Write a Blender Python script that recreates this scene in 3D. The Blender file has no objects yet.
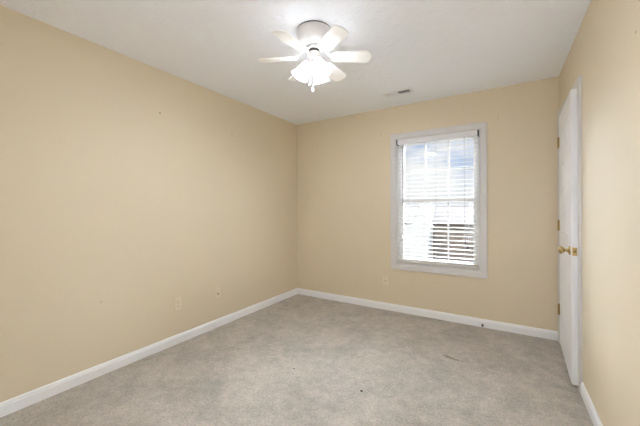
import bpy, bmesh, math, random
from mathutils import Vector, Matrix
random.seed(7)
C = bpy.context.scene.collection
S = bpy.context.scene
R = math.radians

# ------------------------------------------------------------------ camera
F_PX, HORIZON = 297.416, 209.11
W, H = 2.981, 2.44                       # room width (x) and height (z); back wall at y = 0
cam_d = bpy.data.cameras.new('camera'); cam = bpy.data.objects.new('camera', cam_d); C.objects.link(cam)
cam_d.sensor_fit = 'HORIZONTAL'; cam_d.sensor_width = 36.0
cam_d.lens = F_PX / 640 * 36.0
cam_d.shift_y = (HORIZON - 213.0) / 640
cam_d.clip_start = 0.02; cam_d.clip_end = 500
yaw, roll = 0.5512, -0.0035
cam.matrix_world = (Matrix.Translation((2.5367, -3.4929, 1.2218)) @ Matrix.Rotation(yaw, 4, 'Z')
                    @ Matrix.Rotation(R(90), 4, 'X') @ Matrix.Rotation(roll, 4, 'Z'))
S.camera = cam

# ------------------------------------------------------------------ light and exposure
SKY, SUN, BULB, GLOW, HALL_FILL, HIGH_FILL, WEST_FILL, EAST_FILL = 0.66, 1.2, 880.0, 0.2, 16.5, 22.0, 22.0, 19.0
SHADE_THROUGH = .44
S.view_settings.view_transform = 'Standard'; S.view_settings.look = 'None'
S.view_settings.exposure = 0.47; S.view_settings.gamma = 1.0
S.view_settings.use_curve_mapping = False
S.cycles.use_denoising = True
S.cycles.max_bounces = 14; S.cycles.diffuse_bounces = 9; S.cycles.glossy_bounces = 4
S.cycles.transparent_max_bounces = 16; S.cycles.transmission_bounces = 8
S.cycles.sample_clamp_indirect = 40.0
S.cycles.use_adaptive_sampling = False

wd = bpy.data.worlds.new('sky'); S.world = wd; wd.use_nodes = True
nt = wd.node_tree; nt.nodes.clear(); N = nt.nodes.new; L = nt.links.new
tc = N('ShaderNodeTexCoord'); sep = N('ShaderNodeSeparateXYZ'); L(tc.outputs['Generated'], sep.inputs[0])
ramp = N('ShaderNodeValToRGB'); L(sep.outputs['Z'], ramp.inputs[0])
ramp.color_ramp.elements[0].position = 0.0; ramp.color_ramp.elements[0].color = (.82, .90, 1.0, 1)
ramp.color_ramp.elements[1].position = 0.28; ramp.color_ramp.elements[1].color = (.13, .33, .80, 1)
mp = N('ShaderNodeMapping'); mp.inputs['Scale'].default_value = (1, 1, 2.4); mp.inputs['Location'].default_value = (.3, .1, .35)
L(tc.outputs['Generated'], mp.inputs[0])
nz = N('ShaderNodeTexNoise'); nz.inputs['Scale'].default_value = 4.2; nz.inputs['Detail'].default_value = 6; L(mp.outputs[0], nz.inputs['Vector'])
cr = N('ShaderNodeValToRGB'); cr.color_ramp.elements[0].position = .45; cr.color_ramp.elements[1].position = .63; L(nz.outputs['Fac'], cr.inputs[0])
mx = N('ShaderNodeMix'); mx.data_type = 'RGBA'; L(cr.outputs[0], mx.inputs[0]); L(ramp.outputs[0], mx.inputs[6]); mx.inputs[7].default_value = (1.05, 1.05, 1.05, 1)
bg = N('ShaderNodeBackground'); bg.inputs[1].default_value = SKY; L(mx.outputs[2], bg.inputs[0])
# added bright veil high on the window's side of the sky, to light the room from above the camera's view
def smooth(src, lo, hi):
    m = N('ShaderNodeMapRange'); m.interpolation_type = 'SMOOTHSTEP'; L(src, m.inputs[0]); m.inputs[1].default_value = lo; m.inputs[2].default_value = hi; return m.outputs[0]
def mul(a, b):
    m = N('ShaderNodeMath'); m.operation = 'MULTIPLY'; L(a, m.inputs[0])
    if isinstance(b, float): m.inputs[1].default_value = b
    else: L(b, m.inputs[1])
    return m.outputs[0]
def arith(op, a, b):
    m = N('ShaderNodeMath'); m.operation = op; L(a, m.inputs[0])
    if isinstance(b, float): m.inputs[1].default_value = b
    else: L(b, m.inputs[1])
    return m.outputs[0]
side = arith('DIVIDE', sep.outputs['X'], arith('MAXIMUM', sep.outputs['Y'], .02))
front = smooth(sep.outputs['Y'], .10, .32)
high = mul(mul(mul(smooth(sep.outputs['Z'], math.sin(R(16)), math.sin(R(26))), smooth(sep.outputs['Z'], math.sin(R(64)), math.sin(R(52)))), front), HIGH_FILL)
band = mul(mul(smooth(sep.outputs['Z'], .01, .06), smooth(sep.outputs['Z'], math.sin(R(46)), math.sin(R(30)))), front)                 # bright sky bands added to either side, out of view, to light the room
west = mul(mul(smooth(arith('MULTIPLY', side, -1.0), .40, .62), band), WEST_FILL)
east = mul(mul(smooth(side, .10, .30), band), EAST_FILL)
sky_fill = arith('ADD', arith('ADD', high, west), east)
b2 = N('ShaderNodeBackground'); b2.inputs[0].default_value = (.91, .98, 1.09, 1); L(sky_fill, b2.inputs[1])
ad = N('ShaderNodeAddShader'); L(bg.outputs[0], ad.inputs[0]); L(b2.outputs[0], ad.inputs[1])
wo = N('ShaderNodeOutputWorld'); L(ad.outputs[0], wo.inputs[0])

sd = bpy.data.lights.new('sun', 'SUN'); sd.energy = SUN; sd.angle = R(1.0); sd.color = (1, .96, .9)
so = bpy.data.objects.new('sun', sd); C.objects.link(so)          # stands behind the house, on the far houses
so.rotation_euler = (R(48), 0, R(-25)); so.location = (0, -20, 30)

hd = bpy.data.lights.new('hall_fill', 'AREA'); hd.shape = 'RECTANGLE'; hd.size = .8; hd.size_y = 1.95; hd.energy = HALL_FILL; hd.color = (.93, .98, 1.06)
ho = bpy.data.objects.new('hall_fill', hd); C.objects.link(ho)   # fill light added in the unseen hall behind the camera
ho.location = (2.2, -4.12, 1.02); ho.rotation_euler = (R(148), 0, 0)

# ------------------------------------------------------------------ materials
def mat(name, col, rough=.5, metal=0., bump=None, vary=None, spec=None):
    """col sRGB 0-255; bump = (scale, strength, distance, detail); vary = (scale, darker col, lo, hi)"""
    def lin(c): return [((x / 255) / 12.92 if x / 255 <= .04045 else ((x / 255 + .055) / 1.055) ** 2.4) for x in c] + [1]
    m = bpy.data.materials.new(name); m.use_nodes = True
    t = m.node_tree; b = t.nodes['Principled BSDF']
    b.inputs['Base Color'].default_value = lin(col); b.inputs['Roughness'].default_value = rough; b.inputs['Metallic'].default_value = metal
    if spec is not None: b.inputs['Specular IOR Level'].default_value = spec
    co = t.nodes.new('ShaderNodeTexCoord')
    if vary:
        n = t.nodes.new('ShaderNodeTexNoise'); n.inputs['Scale'].default_value = vary[0]; n.inputs['Detail'].default_value = 5; n.inputs['Roughness'].default_value = .6
        t.links.new(co.outputs['Object'], n.inputs['Vector'])
        r = t.nodes.new('ShaderNodeValToRGB'); r.color_ramp.elements[0].position = vary[2]; r.color_ramp.elements[1].position = vary[3]
        r.color_ramp.elements[0].color = lin(vary[1]); r.color_ramp.elements[1].color = lin(col)
        t.links.new(n.outputs['Fac'], r.inputs[0]); t.links.new(r.outputs[0], b.inputs['Base Color'])
    if bump:
        n = t.nodes.new('ShaderNodeTexNoise'); n.inputs['Scale'].default_value = bump[0]; n.inputs['Detail'].default_value = bump[3]
        t.links.new(co.outputs['Object'], n.inputs['Vector'])
        bp = t.nodes.new('ShaderNodeBump'); bp.inputs['Strength'].default_value = bump[1]; bp.inputs['Distance'].default_value = bump[2]
        t.links.new(n.outputs['Fac'], bp.inputs['Height']); t.links.new(bp.outputs[0], b.inputs['Normal'])
    return m

M = {}
M['wall'] = mat('cream_wall_paint', (220, 207, 182), .62, bump=(160, .12, .002, 3), spec=.3)
M['ceil'] = mat('textured_ceiling_paint', (242, 245, 251), .85, bump=(17, .7, .013, 7), spec=.2)
M['trim'] = mat('white_trim_paint', (240, 241, 243), .4, spec=.4)
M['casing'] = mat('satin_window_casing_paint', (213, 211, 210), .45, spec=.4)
M['valance'] = mat('white_valance', (228, 228, 232), .45)
M['door'] = mat('white_door_paint', (242, 243, 247), .38, spec=.4)
M['vinyl'] = mat('white_vinyl', (236, 236, 236), .4)
M['slat'] = mat('white_blind_slat', (210, 207, 201), .45)
M['brass'] = mat('polished_brass', (200, 178, 128), .22, 1.0)
M['shadowed_brass'] = mat('shadowed_latch_brass', (120, 100, 66), .35, 1.0)  # brass darkened to paint in the shadow on the latch bolt
M['hinge_brass'] = mat('satin_brass', (176, 150, 100), .4, 1.0)
M['dark'] = mat('dark_recess', (28, 26, 25), .8)
M['duct'] = mat('dark_duct', (40, 38, 36), .8)
M['rubber_and_gap'] = mat('dark_rubber_and_gap', (52, 46, 44), .7)
M['steel'] = mat('brushed_steel', (176, 174, 172), .35, 1.0)
M['plate'] = mat('cream_plastic', (226, 213, 188), .4)
M['slot'] = mat('outlet_slot', (70, 60, 46), .7)
M['jack'] = mat('tan_jack', (150, 132, 98), .5)
M['fan'] = mat('white_fan_enamel', (238, 239, 242), .35)
M['blade'] = mat('white_fan_blade', (248, 248, 247), .4)
M['fangrey'] = mat('grey_fan_metal', (210, 207, 205), .4)
M['nail'] = mat('nail_head', (92, 84, 72), .6)
M['mark'] = mat('faint_wall_mark', (188, 170, 138), .7)
M['cord'] = mat('blind_cord', (176, 172, 168), .7)
M['wand'] = mat('clear_grey_wand', (150, 150, 152), .25)
M['tassel'] = mat('dark_tassel', (92, 86, 80), .5)
M['speck'] = mat('dark_debris', (72, 64, 56), .9)
# outside
M['siding'] = mat('white_siding', (240, 239, 236), .7)
M['tan'] = mat('tan_brick', (158, 142, 130), .8, vary=(6, (142, 126, 116), .4, .6))
M['shingle'] = mat('grey_brown_shingle', (72, 63, 59), .9, vary=(5, (58, 51, 48), .35, .65))
M['ground'] = mat('dry_lawn', (92, 88, 66), .95, vary=(.6, (76, 76, 54), .35, .65))
M['drive'] = mat('pale_concrete', (150, 147, 140), .9)
M['glassdark'] = mat('dark_window_glass', (70, 76, 86), .1)
M['foliage'] = mat('shrub_leaf', (96, 104, 70), .8)

def carpet():
    m = mat('beige_carpet', (185, 178, 168), .97, spec=.1)
    t = m.node_tree; b = t.nodes['Principled BSDF']; n = t.nodes; l = t.links.new
    co = n.new('ShaderNodeTexCoord')
    def noise(scale, det, rough=.55, dist=0):
        x = n.new('ShaderNodeTexNoise'); x.inputs['Scale'].default_value = scale; x.inputs['Detail'].default_value = det
        x.inputs['Roughness'].default_value = rough; x.inputs['Distortion'].default_value = dist
        l(co.outputs['Object'], x.inputs['Vector']); return x
    def rampc(src, lo, hi, a, c):
        r = n.new('ShaderNodeValToRGB'); r.color_ramp.elements[0].position = lo; r.color_ramp.elements[1].position = hi
        r.color_ramp.elements[0].color = (a, a, a, 1); r.color_ramp.elements[1].color = (c, c, c, 1); l(src.outputs['Fac'], r.inputs[0]); return r
    lay = rampc(noise(3.4, 5, .62, .6), .36, .62, .83, 1.05)       # the way the pile lies
    mid = rampc(noise(15, 4, .7, .4), .32, .68, .86, 1.13)
    pile = rampc(noise(75, 4, .8), .3, .7, .70, 1.30)             # tufts
    base = n.new('ShaderNodeRGB'); base.outputs[0].default_value = b.inputs['Base Color'].default_value
    cur = base.outputs[0]
    for r in (lay, mid, pile):
        x = n.new('ShaderNodeMix'); x.data_type = 'RGBA'; x.blend_type = 'MULTIPLY'; x.inputs[0].default_value = 1
        l(cur, x.inputs[6]); l(r.outputs[0], x.inputs[7]); cur = x.outputs[2]
    l(cur, b.inputs['Base Color'])
    bp = n.new('ShaderNodeBump'); bp.inputs['Strength'].default_value = .8; bp.inputs['Distance'].default_value = .006
    l(noise(230, 2, .7).outputs['Fac'], bp.inputs['Height']); l(bp.outputs[0], b.inputs['Normal'])
    b.inputs['Sheen Weight'].default_value = .15
    return m
M['carpet'] = carpet()

def glass():
    m = bpy.data.materials.new('window_glass'); m.use_nodes = True; t = m.node_tree; t.nodes.clear()
    tr = t.nodes.new('ShaderNodeBsdfTransparent'); tr.inputs[0].default_value = (.97, .98, .98, 1)
    g = t.nodes.new('ShaderNodeBsdfGlossy'); g.inputs['Roughness'].default_value = .02
    fr = t.nodes.new('ShaderNodeFresnel'); fr.inputs[0].default_value = 1.45
    mm = t.nodes.new('ShaderNodeMixShader'); o = t.nodes.new('ShaderNodeOutputMaterial')
    t.links.new(fr.outputs[0], mm.inputs[0]); t.links.new(tr.outputs[0], mm.inputs[1]); t.links.new(g.outputs[0], mm.inputs[2]); t.links.new(mm.outputs[0], o.inputs[0])
    return m
M['glass'] = glass()

def shade_glass():
    """white frosted lamp glass: scatters the bulb's light back and through, and glows"""
    m = bpy.data.materials.new('frosted_lamp_glass'); m.use_nodes = True; t = m.node_tree; t.nodes.clear()
    df = t.nodes.new('ShaderNodeBsdfDiffuse'); df.inputs[0].default_value = (.93, .92, .90, 1)
    tl = t.nodes.new('ShaderNodeBsdfTranslucent'); tl.inputs[0].default_value = (.93, .92, .90, 1)
    em = t.nodes.new('ShaderNodeEmission'); em.inputs[0].default_value = (1, .95, .86, 1); em.inputs[1].default_value = GLOW
    m1 = t.nodes.new('ShaderNodeMixShader'); m1.inputs[0].default_value = SHADE_THROUGH
    ad = t.nodes.new('ShaderNodeAddShader'); o = t.nodes.new('ShaderNodeOutputMaterial')
    t.links.new(df.outputs[0], m1.inputs[1]); t.links.new(tl.outputs[0], m1.inputs[2])
    t.links.new(m1.outputs[0], ad.inputs[0]); t.links.new(em.outputs[0], ad.inputs[1]); t.links.new(ad.outputs[0], o.inputs[0])
    return m
M['shade'] = shade_glass()
def bulb_mat():
    m = bpy.data.materials.new('lit_bulb'); m.use_nodes = True; t = m.node_tree; t.nodes.clear()
    em = t.nodes.new('ShaderNodeEmission'); em.inputs[0].default_value = (.90, .97, 1.08, 1); em.inputs[1].default_value = BULB
    o = t.nodes.new('ShaderNodeOutputMaterial'); t.links.new(em.outputs[0], o.inputs[0]); return m
M['bulb'] = bulb_mat()

# ------------------------------------------------------------------ mesh helpers
def box(bm, x0, x1, y0, y1, z0, z1, mtx=None):
    vs = [bm.verts.new((x, y, z)) for x in (x0, x1) for y in (y0, y1) for z in (z0, z1)]
    for f in ((0, 1, 3, 2), (4, 6, 7, 5), (0, 4, 5, 1), (2, 3, 7, 6), (0, 2, 6, 4), (1, 5, 7, 3)):
        bm.faces.new([vs[i] for i in f])
    if mtx is not None: bmesh.ops.transform(bm, matrix=mtx, verts=vs)
    return vs

def lathe(bm, prof, seg=40, mtx=None, close=False, flute=None):
    """prof = [(r, z)...] turned about z"""
    rings = []; allv = []
    for r, z in prof:
        if r < 1e-6:
            v = bm.verts.new((0, 0, z)); rings.append([v]); allv.append(v)
        else:
            ring = []
            for i in range(seg):
                a = 2 * math.pi * i / seg; rr = r * (flute(r, z, a) if flute else 1)
                v = bm.verts.new((rr * math.cos(a), rr * math.sin(a), z)); ring.append(v); allv.append(v)
            rings.append(ring)
    for a, b in zip(rings, rings[1:]):
        for i in range(seg):
            j = (i + 1) % seg
            if len(a) == 1 and len(b) == 1: continue
            if len(a) == 1: bm.faces.new((a[0], b[j], b[i]))
            elif len(b) == 1: bm.faces.new((a[i], a[j], b[0]))
            else: bm.faces.new((a[i], a[j], b[j], b[i]))
    if mtx is not None: bmesh.ops.transform(bm, matrix=mtx, verts=allv)
    return allv

def tube(bm, pts, r, seg=10):
    pts = [Vector(p) for p in pts]; rings = []
    for i, p in enumerate(pts):
        d = (pts[min(i + 1, len(pts) - 1)] - pts[max(i - 1, 0)]).normalized()
        u = d.orthogonal().normalized() if i == 0 else (rings_u - d * rings_u.dot(d)).normalized()
        rings_u = u; w = d.cross(u)
        rr = r[i] if isinstance(r, (list, tuple)) else r
        rings.append([bm.verts.new(p + (u * math.cos(2 * math.pi * k / seg) + w * math.sin(2 * math.pi * k / seg)) * rr) for k in range(seg)])
    for a, b in zip(rings, rings[1:]):
        for i in range(seg): bm.faces.new((a[i], a[(i + 1) % seg], b[(i + 1) % seg], b[i]))
    bm.faces.new(rings[0][::-1]); bm.faces.new(rings[-1])

def extrude_profile(bm, prof, axis, a, b):
    """closed 2-D profile (p, z) carried along x or y"""
    def P(p, z, t): return (t, p, z) if axis == 'x' else (p, t, z)
    A = [bm.verts.new(P(p, z, a)) for p, z in prof]; B = [bm.verts.new(P(p, z, b)) for p, z in prof]
    n = len(prof)
    for i in range(n): bm.faces.new((A[i], A[(i + 1) % n], B[(i + 1) % n], B[i]))
    bm.faces.new(A[::-1]); bm.faces.new(B)

def obj(name, bm, m, parent=None, smooth=False, bevel=0, loc=None):
    bmesh.ops.recalc_face_normals(bm, faces=bm.faces)
    me = bpy.data.meshes.new(name); bm.to_mesh(me); bm.free()
    me.materials.append(m)
    o = bpy.data.objects.new(name, me); C.objects.link(o)
    if smooth:
        for p in me.polygons: p.use_smooth = True
    if bevel:
        b = o.modifiers.new('bevel', 'BEVEL'); b.width = bevel; b.segments = 2; b.limit_method = 'ANGLE'; b.angle_limit = R(40)
    if parent: o.parent = parent
    if loc: o.location = loc
    return o
def B(): return bmesh.new()
def smart(o, ang=35):
    o.data.set_sharp_from_angle(angle=R(ang)); return o

def thing(name, label, cat, loc=(0, 0, 0), rz=0, group=None):
    o = bpy.data.objects.new(name, None); C.objects.link(o); o.empty_display_size = .1
    o.location = loc; o.rotation_euler = (0, 0, rz); o['label'] = label; o['category'] = cat
    if group: o['group'] = group
    return o
def tag(o, label, cat, group=None):
    o['label'] = label; o['category'] = cat
    if group: o['group'] = group
    return o
def struct(o, label=None, cat=None):
    o['kind'] = 'structure'
    if label: o['label'] = label
    if cat: o['category'] = cat
    return o

# ------------------------------------------------------------------ room shell
YF, YB = -3.95, -5.3                     # wall behind the camera, end of the added hall beyond it
bm = B(); box(bm, -.14, W + 1.0, YB, .14, -.2, 0)
floor = struct(obj('floor', bm, M['carpet']), 'beige cut pile carpet with mottled footmarks', 'carpet')

VX0, VX1, VY0, VY1 = 1.478, 1.732, -.455, -.36       # hole for the ceiling register
bm = B()
box(bm, -.14, VX0, YB, .14, H, H + .14); box(bm, VX1, W + 1.0, YB, .14, H, H + .14)
box(bm, VX0, VX1, YB, VY0, H, H + .14); box(bm, VX0, VX1, VY1, .14, H, H + .14)
struct(obj('ceiling', bm, M['ceil']), 'white textured ceiling', 'ceiling')

bm = B(); box(bm, -.14, 0, YF - .14, .14, 0, H)
wall_left = struct(obj('wall_left', bm, M['wall']), 'long bare cream wall with two outlet plates', 'wall')
WX0, WX1, WZ0, WZ1 = 1.452, 2.339, .565, 2.048       # window opening
bm = B()
box(bm, 0, WX0, 0, .14, 0, H); box(bm, WX1, W, 0, .14, 0, H)
box(bm, WX0, WX1, 0, .14, 0, WZ0); box(bm, WX0, WX1, 0, .14, WZ1, H)
wall_back = struct(obj('wall_back', bm, M['wall']), 'cream back wall around the window', 'wall')
DY0, DY1, DZ = -.876, -.076, 2.06                    # door opening
bm = B()
box(bm, W, W + .12, DY1, .14, 0, H); box(bm, W, W + .12, YF - .14, DY0, 0, H); box(bm, W, W + .12, DY0, DY1, DZ, H)
wall_right = struct(obj('wall_right', bm, M['wall']), 'cream wall beside the door', 'wall')
bm = B()                                             # unseen doorway added for the fill light, at x 1.78 .. 2.62
box(bm, 0, 1.78, YF - .12, YF, 0, H); box(bm, 2.62, W, YF - .12, YF, 0, H); box(bm, 1.78, 2.62, YF - .12, YF, 2.05, H)
struct(obj('wall_front', bm, M['wall']), 'cream wall behind the camera', 'wall')
bm = B(); box(bm, .8, .94, YB, YF - .12, 0, H); box(bm, W + .4, W + .54, YB, YF - .14, 0, H); box(bm, .8, W + .54, YB, YB + .14, 0, H)  # unseen hall, added to house the fill light
struct(obj('wall_added_hall', bm, M['wall']), 'cream walls of the added hall beyond the doorway', 'wall')
bm = B()                                             # closet shell behind the ajar door
box(bm, W + .12, W + .82, .0, .14, 0, H); box(bm, W + .12, W + .82, -1.2, -1.06, 0, H); box(bm, W + .82, W + .94, -1.2, .14, 0, H)
struct(obj('wall_closet', bm, M['wall']), 'closet walls behind the door', 'wall')

def nail(parent, name, p, axis, r=.005, m='nail', label=None):
    bm = B(); prof = [(0, .0015), (r * .8, .0015), (r, .0003), (r, -.002)]
    rot = Matrix.Rotation(R(90), 4, 'Y') if axis == 'x' else Matrix.Rotation(R(-90), 4, 'Y') if axis == '-x' else Matrix.Rotation(R(90), 4, 'X')
    lathe(bm, prof, 10, Matrix.Translation(p) @ rot)
    o = obj(name, bm, M[m], parent)
    return o
nail(wall_left, 'nail_head', (0, -2.017, 2.062), 'x', .006)
nail(wall_left, 'nail_head', (0, -1.21, 2.052), 'x', .006, 'jack')
nail(wall_left, 'nail_hole', (0, -2.467, .54), 'x', .006, 'mark')
nail(wall_left, 'nail_hole', (0, -.911, .526), 'x', .012, 'plate')
nail(wall_left, 'nail_hole', (0, -.89, .522), 'x', .005, 'jack')
nail(wall_right, 'nail_hole', (W, -1.858, 1.908), '-x', .006, 'mark')
for x, z in ((2.498, 2.133), (1.269, 2.138)):        # old curtain-rod marks
    for dz in (-.014, .014): nail(wall_back, 'screw_hole', (x, 0, z + dz), '-y', .005, 'mark')

# ------------------------------------------------------------------ baseboards
BP = [(0, 0), (.013, 0), (.013, .060), (.010, .067), (.0085, .076), (.004, .083), (0, .083)]
bm = B(); extrude_profile(bm, BP, 'y', YF, 0); struct(obj('baseboard_left', bm, M['trim']))
bm = B(); extrude_profile(bm, [(-p, z) for p, z in BP], 'x', .013, W); struct(obj('baseboard_back', bm, M['trim']))
bm = B(); extrude_profile(bm, [(W - p, z) for p, z in BP], 'y', YF, -.9335); struct(obj('baseboard_right', bm, M['trim']))

# pucker in the carpet below the window
bm = B(); n = 15; rows = []
for i in range(n):
    t = i / (n - 1); x = 2.105 + .165 * t; y = -.835 - .022 * math.sin(t * 2.2) - .02 * t
    h = .020 * math.sin(math.pi * min(1, t * 1.25 + .12)) ** .7 if t < .7 else .020 * max(0, (1 - t) / .3) * .62
    w = .020 * (1 - .6 * t)
    rows.append([bm.verts.new((x, y + s * w, max(0.0006, h * k))) for s, k in ((-.15, 0), (-.1, .25), (-1.0, .62), (-1.05, .85), (-.6, 1), (.6, .55), (1.9, 0))])
for a, b in zip(rows, rows[1:]):
    for k in range(6): bm.faces.new((a[k], a[k + 1], b[k + 1], b[k]))
obj('carpet_pucker', bm, M['carpet'], floor, smooth=True)

# ------------------------------------------------------------------ window
win = struct(bpy.data.objects.new('window_1', None), 'double hung white window with grilles', 'window'); C.objects.link(win); win.location = (0, 0, 0)
def frame_ring(bm, x0, x1, z0, z1, w, y0, y1, wb=None, wt=None):
    wb = w if wb is None else wb; wt = w if wt is None else wt
    box(bm, x0, x0 + w, y0, y1, z0, z1); box(bm, x1 - w, x1, y0, y1, z0, z1)
    box(bm, x0 + w, x1 - w, y0, y1, z0, z0 + wb); box(bm, x0 + w, x1 - w, y0, y1, z1 - wt, z1)
# casing: stepped profile, mitred corners
CI = (WX0, WX1, WZ0, WZ1)
prof = [(0, 0), (0, .012), (.008, .015), (.030, .017), (.048, .019), (.058, .019), (.062, .014), (.062, 0)]
bm = B(); loops = []
for sx, sz in ((0, 0), (1, 0), (1, 1), (0, 1)):
    loops.append([bm.verts.new(((CI[0] - d) if sx == 0 else (CI[1] + d), -h, (CI[2] - d) if sz == 0 else (CI[3] + d))) for d, h in prof])
for i in range(4):
    a, b = loops[i], loops[(i + 1) % 4]
    for k in range(len(prof) - 1): bm.faces.new((a[k], b[k], b[k + 1], a[k + 1]))
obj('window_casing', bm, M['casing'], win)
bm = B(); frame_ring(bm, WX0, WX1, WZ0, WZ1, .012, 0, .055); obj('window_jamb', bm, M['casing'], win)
bm = B(); frame_ring(bm, WX0 + .012, WX1 - .012, WZ0 + .012, WZ1 - .012, .030, .055, .135, wb=.022, wt=.022); obj('window_frame', bm, M['vinyl'], win, bevel=.002)
bm = B(); box(bm, WX0 + .012, WX1 - .012, .002, .055, WZ0 + .0121, WZ0 + .020); obj('window_sill', bm, M['vinyl'], win)
SX0, SX1 = WX0 + .042, WX1 - .042
def sash(name, z0, z1, y0, y1, bot, top):
    bm = B(); frame_ring(bm, SX0, SX1, z0, z1, .028, y0, y1, wb=bot, wt=top)
    s = obj(name, bm, M['vinyl'], win, bevel=.002)
    gx0, gx1, gz0, gz1 = SX0 + .028, SX1 - .028, z0 + bot, z1 - top; ym = (y0 + y1) / 2
    bm = B(); box(bm, gx0 - .004, gx1 + .004, ym - .003, ym + .003, gz0 - .004, gz1 + .004); obj('pane', bm, M['glass'], s)
    bm = B()
    for k in (1, 2):
        x = gx0 + (gx1 - gx0) * k / 3; box(bm, x - .009, x + .009, ym - .012, ym - .0035, gz0, gz1)
    zc = (gz0 + gz1) / 2
    xs = [gx0] + [gx0 + (gx1 - gx0) * k / 3 for k in (1, 2)] + [gx1]
    for k in range(3): box(bm, xs[k] + (.009 if k else 0), xs[k + 1] - (.009 if k < 2 else 0), ym - .012, ym - .0035, zc - .009, zc + .009)
    obj('grille', bm, M['vinyl'], s)
    return s
up = sash('upper_sash', 1.300, WZ1 - .034, .098, .128, .036, .03)
lo = sash('lower_sash', WZ0 + .034, 1.336, .064, .094, .045, .036)
bm = B(); box(bm, 1.875, 1.925, .056, .0636, 1.318, 1.334); lathe(bm, [(.0, .012), (.010, .012), (.012, 0)], 16, Matrix.Translation((1.9, .066, 1.3365)))
obj('sash_lock', bm, M['vinyl'], win)

# ------------------------------------------------------------------ blind
bl = thing('window_blind', 'white faux wood blind with open slats covering the window', 'blind', (1.8955, .01, WZ1 - .013))
def rel(o): o.matrix_parent_inverse = Matrix.Translation(bl.location).inverted(); return o
bpy.context.view_layer.update()
BX0, BX1 = 1.472, 2.318
bm = B()                                              # valance with a rounded face
extrude_profile(bm, [(-.024, 1.974), (-.027, 1.980), (-.027, 2.026), (-.024, 2.032), (-.016, 2.0345), (-.014, 2.0345), (-.014, 1.974)], 'x', 1.4818, 2.3145)
rel(obj('valance', bm, M['valance'], bl))
bm = B(); box(bm, 1.4825, 2.309, -.0125, .046, 1.985, 2.0325); rel(obj('headrail', bm, M['slat'], bl))
for x0, x1 in ((1.4645, 1.4810), (2.315, 2.3265)):
    bm = B(); box(bm, x0, x1, -.022, .048, 1.975, 2.0355); rel(obj('end_bracket', bm, M['dark'], bl, bevel=.001))
PITCH, TILT, YC = .0468, R(5.5), .012
ZT, ZB = 1.950, .655
bm = B(); n = int((ZT - ZB) / PITCH) + 1; zs = [ZT - i * PITCH for i in range(n)]
for z in zs:
    sec = []
    for t in (-1, -.5, 0, .5, 1):
        sec.append((t * .0245, .0022 * (1 - t * t)))
    top = [(p, q + .0016) for p, q in sec]; bot = [(p, q - .0016) for p, q in sec][::-1]
    loop = []
    for p, q in top + bot:                            # room-side edge hangs lower
        loop.append((YC + p * math.cos(TILT) - q * math.sin(TILT), z + p * math.sin(TILT) + q * math.cos(TILT)))
    extrude_profile(bm, loop, 'x', BX0, BX1)
rel(obj('slats', bm, M['slat'], bl))
bm = B(); zb = zs[-1]
for k in range(2):                                    # slats gathered on the bottom rail
    box(bm, BX0, BX1, YC - .0245, YC + .0245, (.6275 + k * .0045), (.6305 + k * .0045))
rel(obj('gathered_slats', bm, M['slat'], bl))
bm = B(); box(bm, BX0, BX1, YC - .026, YC + .026, .592, .626); br = rel(obj('bottom_rail', bm, M['slat'], bl, bevel=.005))
for x in (1.575, 1.90, 2.19):
    bm = B(); lathe(bm, [(0, .006), (.007, .006), (.009, .003), (.009, 0)], 14, Matrix.Translation((x, YC - .02, .5918)) @ Matrix.Rotation(R(180), 4, 'X'))
    rel(obj('rail_plug', bm, M['slat'], bl, smooth=True))
for x in (1.60, 1.898, 2.19):                         # ladder strings front and back
    bm = B()
    for y in (YC - .0265, YC + .0265): tube(bm, [(x, y, .61), (x, y, 1.984)], .0011, 6)
    rel(obj('ladder_string', bm, M['cord'], bl))
w = B(); tube(w, [(1.548, -.034, 1.965), (1.5475, -.036, 1.90), (1.547, -.036, 1.30)], .0042, 8); tube(w, [(1.547, -.036, 1.30), (1.547, -.036, 1.265)], [.0042, .006], 8)
wd_o = rel(obj('tilt_wand', w, M['wand'], bl, smooth=True))
w = B(); tube(w, [(1.548, -.0275, 1.976), (1.548, -.036, 1.972), (1.548, -.034, 1.962)], .002, 6); rel(obj('wand_hook', w, M['steel'], bl))
for x, zt in ((2.190, .87), (2.236, .825)):
    w = B(); tube(w, [(x, -.030, 1.973), (x + .004, -.032, 1.5), ((x + 2.213) / 2, -.032, zt + .01)], .0012, 6)
    rel(obj('lift_cord', w, M['cord'], bl))
    w = B(); lathe(w, [(0, .03), (.004, .028), (.0055, .02), (.0085, .002), (.007, -.006), (0, -.008)], 14, Matrix.Translation(((x + 2.213) / 2, -.032, zt - .02)))
    rel(obj('cord_tassel', w, M['tassel'], bl, smooth=True))

# ------------------------------------------------------------------ door
# casing and jamb
CW = .056
bm = B(); P = [(0, 0), (0, .010), (.010, .013), (.034, .015), (.046, .018), (.053, .017), (.056, .012), (.056, 0)]
JY0, JY1, JZ = DY0 + .006, DY1 - .006, 2.042          # casing inner edges (small reveal)
sets = []
for y, z, sy, sz in ((JY0, 0, -1, 0), (JY0, JZ, -1, 1), (JY1, JZ, 1, 1), (JY1, 0, 1, 0)):
    sets.append([bm.verts.new((W - h, y + sy * d, z + sz * d)) for d, h in P])
for i in range(3):
    a, b = sets[i], sets[i + 1]
    for k in range(len(P) - 1): bm.faces.new((a[k], b[k], b[k + 1], a[k + 1]))
bm.faces.new(sets[0]); bm.faces.new(sets[3])
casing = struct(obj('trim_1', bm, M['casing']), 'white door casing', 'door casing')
bm = B()
box(bm, W - .0005, W + .12, DY0, DY0 + .016, 0, DZ - .016); box(bm, W - .0005, W + .12, DY1 - .016, DY1, 0, DZ - .016); box(bm, W - .0005, W + .12, DY0, DY1, DZ - .016, DZ)
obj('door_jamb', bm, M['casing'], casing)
bm = B()                                              # stop on the jamb
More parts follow.
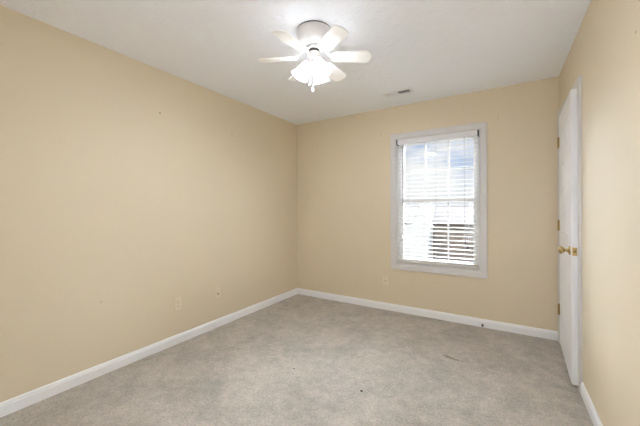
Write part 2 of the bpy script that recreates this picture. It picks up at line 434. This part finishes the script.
box(bm, W + .03, W + .062, DY0 + .016, DY0 + .027, 0, DZ - .027); box(bm, W + .03, W + .062, DY1 - .027, DY1 - .016, 0, DZ - .027); box(bm, W + .03, W + .062, DY0 + .016, DY1 - .016, DZ - .027, DZ - .016)
obj('door_stop_strip', bm, M['trim'], casing)

HX, HY = W - .012, DY1 - .018                          # hinge pin
door = struct(bpy.data.objects.new('door_1', None), 'white six panel door standing slightly ajar', 'door'); C.objects.link(door)
door.location = (HX, HY, 0); door.rotation_euler = (0, 0, -R(2.5))
DW, DT, D0, D1 = .762, .035, .016, 2.036              # local: slab runs to -y, thickness to +x
bm = B()
def dbox(y0, y1, z0, z1, x0=0, x1=DT): box(bm, x0, x1, -y1, -y0, z0, z1)
ST, MID = .112, .100
zr = [D0, D0 + .215, .83, 1.01, 1.60, 1.69, D1 - .118, D1]   # rails and panel rows
dbox(0, ST, D0, D1); dbox(DW - ST, DW, D0, D1)
for a, b in ((0, 1), (2, 3), (4, 5), (6, 7)): dbox(ST, DW - ST, zr[a], zr[b])
ym = DW / 2
for a, b in ((1, 2), (3, 4), (5, 6)):
    dbox(ym - MID / 2, ym + MID / 2, zr[a], zr[b])
    for y0, y1 in ((ST, ym - MID / 2), (ym + MID / 2, DW - ST)):
        z0, z1 = zr[a], zr[b]
        # raised and fielded panel on both faces
        for face, xs in ((0, (.0, .009, .003)), (1, (DT, DT - .009, DT - .003))):
            lv = []
            for ins, x in ((0, xs[0]), (.012, xs[1]), (.022, xs[1]), (.045, xs[2])):
                lv.append([bm.verts.new((x, -yy, zz)) for yy, zz in ((y0 + ins, z0 + ins), (y1 - ins, z0 + ins), (y1 - ins, z1 - ins), (y0 + ins, z1 - ins))])
            for p, q in zip(lv, lv[1:]):
                for i in range(4): bm.faces.new((p[i], p[(i + 1) % 4], q[(i + 1) % 4], q[i]))
            bm.faces.new(lv[-1])
slab = obj('door_slab', bm, M['door'], door)
KY, KZ = -(DW - .062), .925
for s in (-1, 1):
    mt = Matrix.Translation((0 if s < 0 else DT, KY, KZ)) @ Matrix.Rotation(R(90) * s, 4, 'Y')
    bm = B(); lathe(bm, [(.0315, 0), (.0315, .003), (.027, .008), (.014, .010), (.011, .016), (.0095, .026), (.012, .032), (.021, .037), (.026, .045), (.027, .053), (.024, .060), (.015, .064), (0, .065)], 32, mt)
    smart(obj('door_knob', bm, M['brass'], door, smooth=True), 50)
bm = B(); box(bm, .005, .030, -DW - .0015, -DW + .001, KZ - .028, KZ + .028); lp = obj('latch_plate', bm, M['brass'], door)
bm = B(); box(bm, .011, .024, -DW - .010, -DW - .0016, KZ - .007, KZ + .007); lb = obj('latch_bolt', bm, M['shadowed_brass'], door, bevel=.002)
for z in (1.81, 1.07, .316):
    bm = B()
    lathe(bm, [(0, .050), (.004, .050), (.0045, .047), (.0065, .0455), (.0065, .016), (.0058, .0155), (.0065, .015), (.0065, -.015), (.0058, -.0155), (.0065, -.016), (.0065, -.0455), (.0045, -.047), (.004, -.050), (0, -.050)], 16, Matrix.Translation((-.007, .001, z)))
    box(bm, -.0025, -.0003, -.030, -.001, z - .0445, z + .0445)
    smart(obj('hinge', bm, M['hinge_brass'], door, smooth=True), 40)

# ------------------------------------------------------------------ door stop on the baseboard
ds = thing('door_stop', 'short door stop with dark tip on the baseboard right of the window', 'door stop', (2.358, -.013, .040))
rx = Matrix.Rotation(R(90), 4, 'X')
bm = B(); lathe(bm, [(0, .006), (.008, .006), (.013, .003), (.014, 0), (0, 0)], 24, rx); smart(obj('base', bm, M['vinyl'], ds, smooth=True))
bm = B(); lathe(bm, [(.0055, .006), (.0055, .050)], 16, rx); obj('rod', bm, M['steel'], ds, smooth=True)
bm = B(); lathe(bm, [(0, .050), (.0095, .050), (.0105, .054), (.0105, .066), (.008, .070), (0, .071)], 20, rx); smart(obj('rubber_tip', bm, M['rubber_and_gap'], ds, smooth=True))

# ------------------------------------------------------------------ wall plates
def plate_mesh(w=.070, h=.115, d=.006):
    bm = B()
    rows = []
    for ins, y in ((0, 0), (0, -.002), (.003, -.0045), (.007, -d)):
        rows.append([bm.verts.new((sx * (w / 2 - ins), y, sz * (h / 2 - ins))) for sx, sz in ((-1, -1), (1, -1), (1, 1), (-1, 1))])
    for a, b in zip(rows, rows[1:]):
        for i in range(4): bm.faces.new((a[i], a[(i + 1) % 4], b[(i + 1) % 4], b[i]))
    bm.faces.new(rows[-1]); bm.faces.new(rows[0][::-1])
    return bm
def disc(x, z, r, y0, y1, seg=16):
    bm = B(); lathe(bm, [(0, -y1), (r, -y1), (r, -y0)], seg, Matrix.Translation((x, 0, z)) @ Matrix.Rotation(R(90), 4, 'X')); return bm
# local frame: the plate faces -y; rz = 90 degrees turns it to face +x
p1 = thing('outlet_plate', 'cream duplex power outlet low on the left wall, nearer the camera', 'outlet', (0, -1.858, .357), R(90))
obj('cover_plate', plate_mesh(), M['plate'], p1)
for dz in (-.0195, .0195):
    bm = B()
    pts = [(-.0165, -.008), (-.012, -.0135), (.012, -.0135), (.0165, -.008), (.0165, .008), (.012, .0135), (-.012, .0135), (-.0165, .008)]
    a = [bm.verts.new((x, -.006, z + dz)) for x, z in pts]; b = [bm.verts.new((x * .96, -.0085, z * .96 + dz)) for x, z in pts]
    for i in range(8): bm.faces.new((a[i], a[(i + 1) % 8], b[(i + 1) % 8], b[i]))
    bm.faces.new(b)
    rc = obj('receptacle', bm, M['plate'], p1)
    bm = B(); box(bm, -.0085, -.0060, -.0088, -.0083, dz - .001, dz + .0075); box(bm, .006, .0082, -.0088, -.0083, dz, dz + .0065)
    lathe(bm, [(0, .0088), (.0026, .0088), (.0026, .0083)], 12, Matrix.Translation((0, 0, dz - .0065)) @ Matrix.Rotation(R(90), 4, 'X'))
    obj('slot', bm, M['slot'], rc)
obj('screw', disc(0, 0, .0035, .0055, .0072), M['plate'], p1)
p2 = thing('cable_plate', 'cream cable jack plate low on the left wall, farther toward the corner', 'wall plate', (0, -1.412, .345), R(90))
obj('cover_plate', plate_mesh(), M['plate'], p2)
bm = B(); lathe(bm, [(0, .006), (.0085, .006), (.0085, .0085), (.006, .009), (.0052, .009), (.0052, .017), (.004, .0175), (.004, .010), (0, .010)], 18, rx); obj('cable_jack', bm, M['jack'], p2)
for dz in (-.042, .042): obj('screw', disc(0, dz, .0032, .0055, .0070), M['plate'], p2)
p3 = thing('phone_plate', 'cream jack plate on the back wall below the window corner', 'wall plate', (1.322, 0, .350))
obj('cover_plate', plate_mesh(), M['plate'], p3)
bm = B(); box(bm, -.009, .009, -.0075, -.0055, -.012, .012); pj = obj('jack_body', bm, M['plate'], p3)
bm = B(); box(bm, -.0055, .003, -.0078, -.0074, -.009, .008); obj('jack_opening', bm, M['jack'], pj)
for dz in (-.042, .042): obj('screw', disc(0, dz, .0032, .0055, .0070), M['plate'], p3)

# ------------------------------------------------------------------ ceiling register
cv = thing('ceiling_vent', 'white metal air register in the ceiling in front of the window', 'vent', ((VX0 + VX1) / 2, (VY0 + VY1) / 2, H))
hx, hy = (VX1 - VX0) / 2, (VY1 - VY0) / 2
bm = B(); lv = []
for ox, z in ((.024, 0), (.024, -.002), (.014, -.006), (-.002, -.007), (-.004, -.004), (-.004, .004)):
    lv.append([bm.verts.new((sx * (hx + ox), sy * (hy + ox), z)) for sx, sy in ((-1, -1), (1, -1), (1, 1), (-1, 1))])
for a, b in zip(lv, lv[1:]):
    for i in range(4): bm.faces.new((a[i], a[(i + 1) % 4], b[(i + 1) % 4], b[i]))
obj('frame', bm, M['fan'], cv)
bm = B(); g = .003
z1 = .135
for q in ((-hx + g, -hx + g + .001, -hy + g, hy - g), (hx - g - .001, hx - g, -hy + g, hy - g), (-hx + g, hx - g, -hy + g, -hy + g + .001), (-hx + g, hx - g, hy - g - .001, hy - g)):
    box(bm, *q, .006, z1)
box(bm, -hx + g, hx - g, -hy + g, hy - g, z1 - .002, z1)
obj('duct', bm, M['duct'], cv)
for s, nl in ((-1, 9), (1, 9)):
    bm = B()
    for i in range(nl):
        x = s * (.010 + i * (hx - .016) / nl + .006)
        box(bm, -.0075, .0075, -hy + .005, hy - .005, -.0004, .0004, Matrix.Translation((x, 0, -.001)) @ Matrix.Rotation(R(s * 45), 4, 'Y'))
    obj('louver_bank', bm, M['fan'], cv)
bm = B(); box(bm, -.004, .004, -hy + .0045, hy - .0045, -.006, .001); obj('divider', bm, M['fan'], cv)
bm = B(); box(bm, hx + .002, hx + .012, -.004, .004, -.016, -.0055); obj('damper_lever', bm, M['fan'], cv)

# ------------------------------------------------------------------ ceiling fan
FX, FY = 1.440, -1.778
fan = thing('ceiling_fan', 'white six blade ceiling fan with lit frosted glass shades', 'ceiling fan', (FX, FY, H))
ZO = H                                                # parts are given relative to the ceiling
bm = B(); lathe(bm, [(0, 0), (.118, 0), (.118, -.006), (0, -.006)], 48); obj('gap_shadow_disc', bm, M['rubber_and_gap'], fan)  # dark disc stands in for the shaded gap under the ceiling
bm = B()
lathe(bm, [(0, -.0075), (.119, -.0075), (.1215, -.011), (.1215, -.020), (.118, -.030), (.110, -.052), (.098, -.076), (.082, -.096), (.064, -.108), (.050, -.112), (0, -.112)], 72,
      flute=lambda r, z, a: 1 + (.012 * abs(math.sin(a * 9)) if -.1 < z < -.025 else 0))
smart(obj('motor_housing', bm, M['fangrey'], fan, smooth=True), 50)
bm = B(); lathe(bm, [(0, -.1125), (.050, -.1125), (.058, -.117), (.060, -.124), (.058, -.130), (0, -.130)], 48); obj('flywheel', bm, M['blade'], fan, smooth=True); 
bm = B(); lathe(bm, [(0, -.1305), (.036, -.1305), (.036, -.150), (0, -.150)], 40); obj('motor_shaft_ring', bm, M['rubber_and_gap'], fan)
bm = B(); lathe(bm, [(0, -.1505), (.040, -.1505), (.045, -.155), (.046, -.185), (.043, -.198), (.034, -.205), (0, -.205)], 44); smart(obj('switch_housing', bm, M['fangrey'], fan, smooth=True), 40)
BLZ = -.176
def blade_mesh():
    bm = B(); pts = []
    stations = [(.118, .028), (.124, .037), (.135, .043), (.160, .046), (.22, .049), (.29, .052), (.350, .054), (.363, .0525), (.371, .048), (.374, .042)]
    t = .0045
    for x, w in stations:
        pts.append([bm.verts.new((x + .012 * (1 - (k * k)) * (1 if x > .36 else 0), k * w, z)) for z in (t / 2, -t / 2) for k in (-1, -.6, -.2, .2, .6, 1)])
    for a, b in zip(pts, pts[1:]):
        for s in (0, 6):
            for k in range(5): bm.faces.new((a[s + k], a[s + k + 1], b[s + k + 1], b[s + k]))
        bm.faces.new((a[0], b[0], b[6], a[6])); bm.faces.new((a[5], b[5], b[11], a[11]))
    for e in (pts[0], pts[-1]):
        for k in range(5): bm.faces.new((e[k], e[k + 1], e[7 + k], e[6 + k]))
    return bm
def iron_mesh():
    bm = B(); rows = []
    for x, w, z in ((.050, .011, .046), (.066, .010, .046), (.082, .009, .034), (.096, .010, .014), (.110, .016, .0045), (.128, .026, .0035), (.150, .030, .0035), (.166, .020, .0035), (.172, .006, .0035)):
        rows.append([bm.verts.new((x, s * w, z + dz)) for s, dz in ((-1, 0), (1, 0), (1, .005), (-1, .005))])
    for a, b in zip(rows, rows[1:]):
        for i in range(4): bm.faces.new((a[i], a[(i + 1) % 4], b[(i + 1) % 4], b[i]))
    bm.faces.new(rows[0][::-1]); bm.faces.new(rows[-1])
    return bm
b0 = None
for k in range(6):
    a = R(-92.5 + 60 * k + .4)
    if k == 0:
        b0 = smart(obj('blade', blade_mesh(), M['blade'], fan, smooth=True), 40); i0 = smart(obj('blade_iron', iron_mesh(), M['fangrey'], b0, smooth=True), 30); b, io = b0, i0
    else:
        b = b0.copy(); C.objects.link(b); b.parent = fan; io = i0.copy(); C.objects.link(io); io.parent = b
    # droop and pitch: the clockwise edge rides higher
    b.matrix_local = Matrix.Translation((0, 0, BLZ)) @ Matrix.Rotation(a, 4, 'Z') @ Matrix.Rotation(R(2), 4, 'Y') @ Matrix.Rotation(R(-12), 4, 'X')
# light kit
bm = B(); lathe(bm, [(0, -.2055), (.030, -.2055), (.038, -.212), (.040, -.222), (.036, -.234), (.022, -.242), (.010, -.246), (0, -.246)], 40); smart(obj('light_fitter', bm, M['fangrey'], fan, smooth=True), 50)
SH = [(.0225, 0), (.0235, .010), (.029, .026), (.0355, .046), (.040, .066), (.0445, .084), (.052, .100), (.0605, .112)]
for az in (-27, 93, 213):
    base = Matrix.Rotation(R(az), 4, 'Z') @ Matrix.Translation((.044, 0, -.217)) @ Matrix.Rotation(R(180 - 31), 4, 'Y')
    bm = B(); 
    tube(bm, [(.030, 0, -.224), (.040, 0, -.215), (.046, 0, -.214)], .009, 12)
    bmesh.ops.transform(bm, matrix=Matrix.Rotation(R(az), 4, 'Z'), verts=bm.verts)
    lathe(bm, [(0, -.006), (.016, -.006), (.024, .002), (.026, .010), (.0245, .014), (0, .010)], 28, base)
    smart(obj('lamp_holder', bm, M['fangrey'], fan, smooth=True), 50)
    bm = B()
    fl = lambda r, z, a: 1 + (.045 * max(0, (z - .07) / .042) * math.cos(a * 8) + .012 * math.cos(a * 8) * (1 if z > .02 else 0))
    lathe(bm, SH, 64, base, flute=fl)
    ls = obj('lamp_shade', bm, M['shade'], fan, smooth=True)
    bm = B(); lathe(bm, [(.011, .014), (.011, .032), (.016, .044), (.0225, .060), (.024, .070), (.0215, .082), (.013, .091), (0, .094)], 24, base)
    obj('bulb', bm, M['bulb'], ls, smooth=True)
# pull chains
for (dx, dy), zt, z in (((.008, -.034), -.232, -.405), ((-.018, -.026), -.236, -.355)):
    bm = B(); n = int((zt - z) / .006)
    for i in range(n):
        zz = zt - i * .006; lathe(bm, [(0, .0022), (.0018, .001), (.0018, -.001), (0, -.0022)], 8, Matrix.Translation((dx, dy, zz)))
    tube(bm, [(dx, dy, zt), (dx, dy, z)], .0007, 6)
    pc = obj('pull_chain', bm, M['fangrey'], fan)
    bm = B(); lathe(bm, [(0, .010), (.004, .009), (.005, .004), (.0075, -.010), (.0085, -.018), (.006, -.024), (0, -.026)], 18, Matrix.Translation((dx, dy, z)))
    obj('pull_knob', bm, M['blade'], pc, smooth=True)

# ------------------------------------------------------------------ debris on the carpet
for (x, y), s, lab in (((1.727, -1.654), .0085, 'dark speck of debris on the carpet, larger and closer to the middle of the floor'),
                       ((1.173, -1.662), .006, 'small dark speck of debris on the carpet below the fan'),
                       ((.558, -1.653), .006, 'faint brown speck on the carpet near the left wall')):
    bm = B(); bmesh.ops.create_icosphere(bm, subdivisions=2, radius=s)
    for v in bm.verts: v.co *= 1 + random.uniform(-.22, .22); v.co.z *= .6
    o = obj('debris_speck', bm, M['speck'] if s > .006 or x > 1 else M['jack'], smooth=True, loc=(x, y, s * .45)); tag(o, lab, 'speck', 'specks of debris on the carpet')

# ------------------------------------------------------------------ outside the window
GZ = -3.0
bm = B(); box(bm, -60, 60, .6, 120, GZ - .2, GZ)
struct(obj('ground', bm, M['ground']), 'dry lawn outside', 'lawn')
hs = thing('neighbor_house', 'white gabled house with a shingle roof seen through the window', 'house', (-1.2, 13, GZ))
def hp(name, bm, m): o = obj(name, bm, M[m], hs); return o
# local coordinates around (-1.2, 13, ground); y grows away from us
bm = B(); box(bm, -9, 8, 1.2, 7.5, 0, 3.4); hp('main_wall', bm, 'tan')
bm = B(); extrude_profile(bm, [(.75, 3.32), (4.35, 4.34), (7.95, 3.32), (7.95, 3.46), (4.35, 4.49), (.75, 3.46)], 'x', -9.4, 8.4); hp('main_roof', bm, 'shingle')
G = [(-2.1, 0), (.36, 0), (.36, 3.40), (-.08, 4.42), (-.52, 3.40), (-2.1, 2.95)]
bm = B(); v = [[bm.verts.new((x, y, z)) for x, z in G] for y in (0, 4.0)]
for i in range(6): bm.faces.new((v[0][i], v[0][(i + 1) % 6], v[1][(i + 1) % 6], v[1][i]))
bm.faces.new(v[0]); bm.faces.new(v[1][::-1])
hp('gable_wall', bm, 'siding')
bm = B()                                              # roof edge over the gable and the low wing beside it
edge = [(.44, 3.24), (-.08, 4.44), (-.53, 3.43), (-2.2, 2.95)]
for (xa, za), (xb, zb) in zip(edge, edge[1:]):
    q = [bm.verts.new(p) for p in ((xa, -.03, za), (xb, -.03, zb), (xb, 4.0, zb), (xa, 4.0, za), (xa, -.03, za + .05), (xb, -.03, zb + .05), (xb, 4.0, zb + .05), (xa, 4.0, za + .05))]
    for f in ((0, 1, 2, 3), (4, 7, 6, 5), (0, 4, 5, 1), (3, 2, 6, 7), (1, 5, 6, 2), (0, 3, 7, 4)): bm.faces.new([q[i] for i in f])
hp('gable_roof', bm, 'siding')
for x, z0, z1 in ((-1.45, .9, 2.2),):
    bm = B(); frame_ring(bm, x - .42, x + .42, z0, z1, .08, -.05, 0); wf = hp('window', bm, 'vinyl')
    bm = B(); box(bm, x - .34, x + .34, -.02, -.004, z0 + .08, z1 - .08); obj('pane', bm, M['glassdark'], wf)
for x in (-5.5, -3.2, 3.2, 5.6):
    bm = B(); frame_ring(bm, x - .5, x + .5, 1.2, 2.6, .09, 1.14, 1.2); wf = hp('window', bm, 'vinyl')
    bm = B(); box(bm, x - .41, x + .41, 1.17, 1.19, 1.29, 2.51); obj('pane', bm, M['glassdark'], wf)
bm = B(); box(bm, -3.6, -.3, 3.0, 11.0, GZ, GZ + .03); struct(obj('driveway', bm, M['drive']), 'pale concrete driveway outside', 'driveway')
for x, y, s in ((1.6, 11.2, .55), (2.9, 11.0, .7), (4.3, 11.3, .6)):
    bm = B(); bmesh.ops.create_icosphere(bm, subdivisions=4, radius=s)
    for v in bm.verts: v.co *= 1 + random.uniform(-.12, .12)
    o = obj('garden_shrub', bm, M['foliage'], loc=(x, y, GZ + s * .8)); tag(o, 'rounded shrub in front of the house outside', 'shrub', 'shrubs along the house outside')
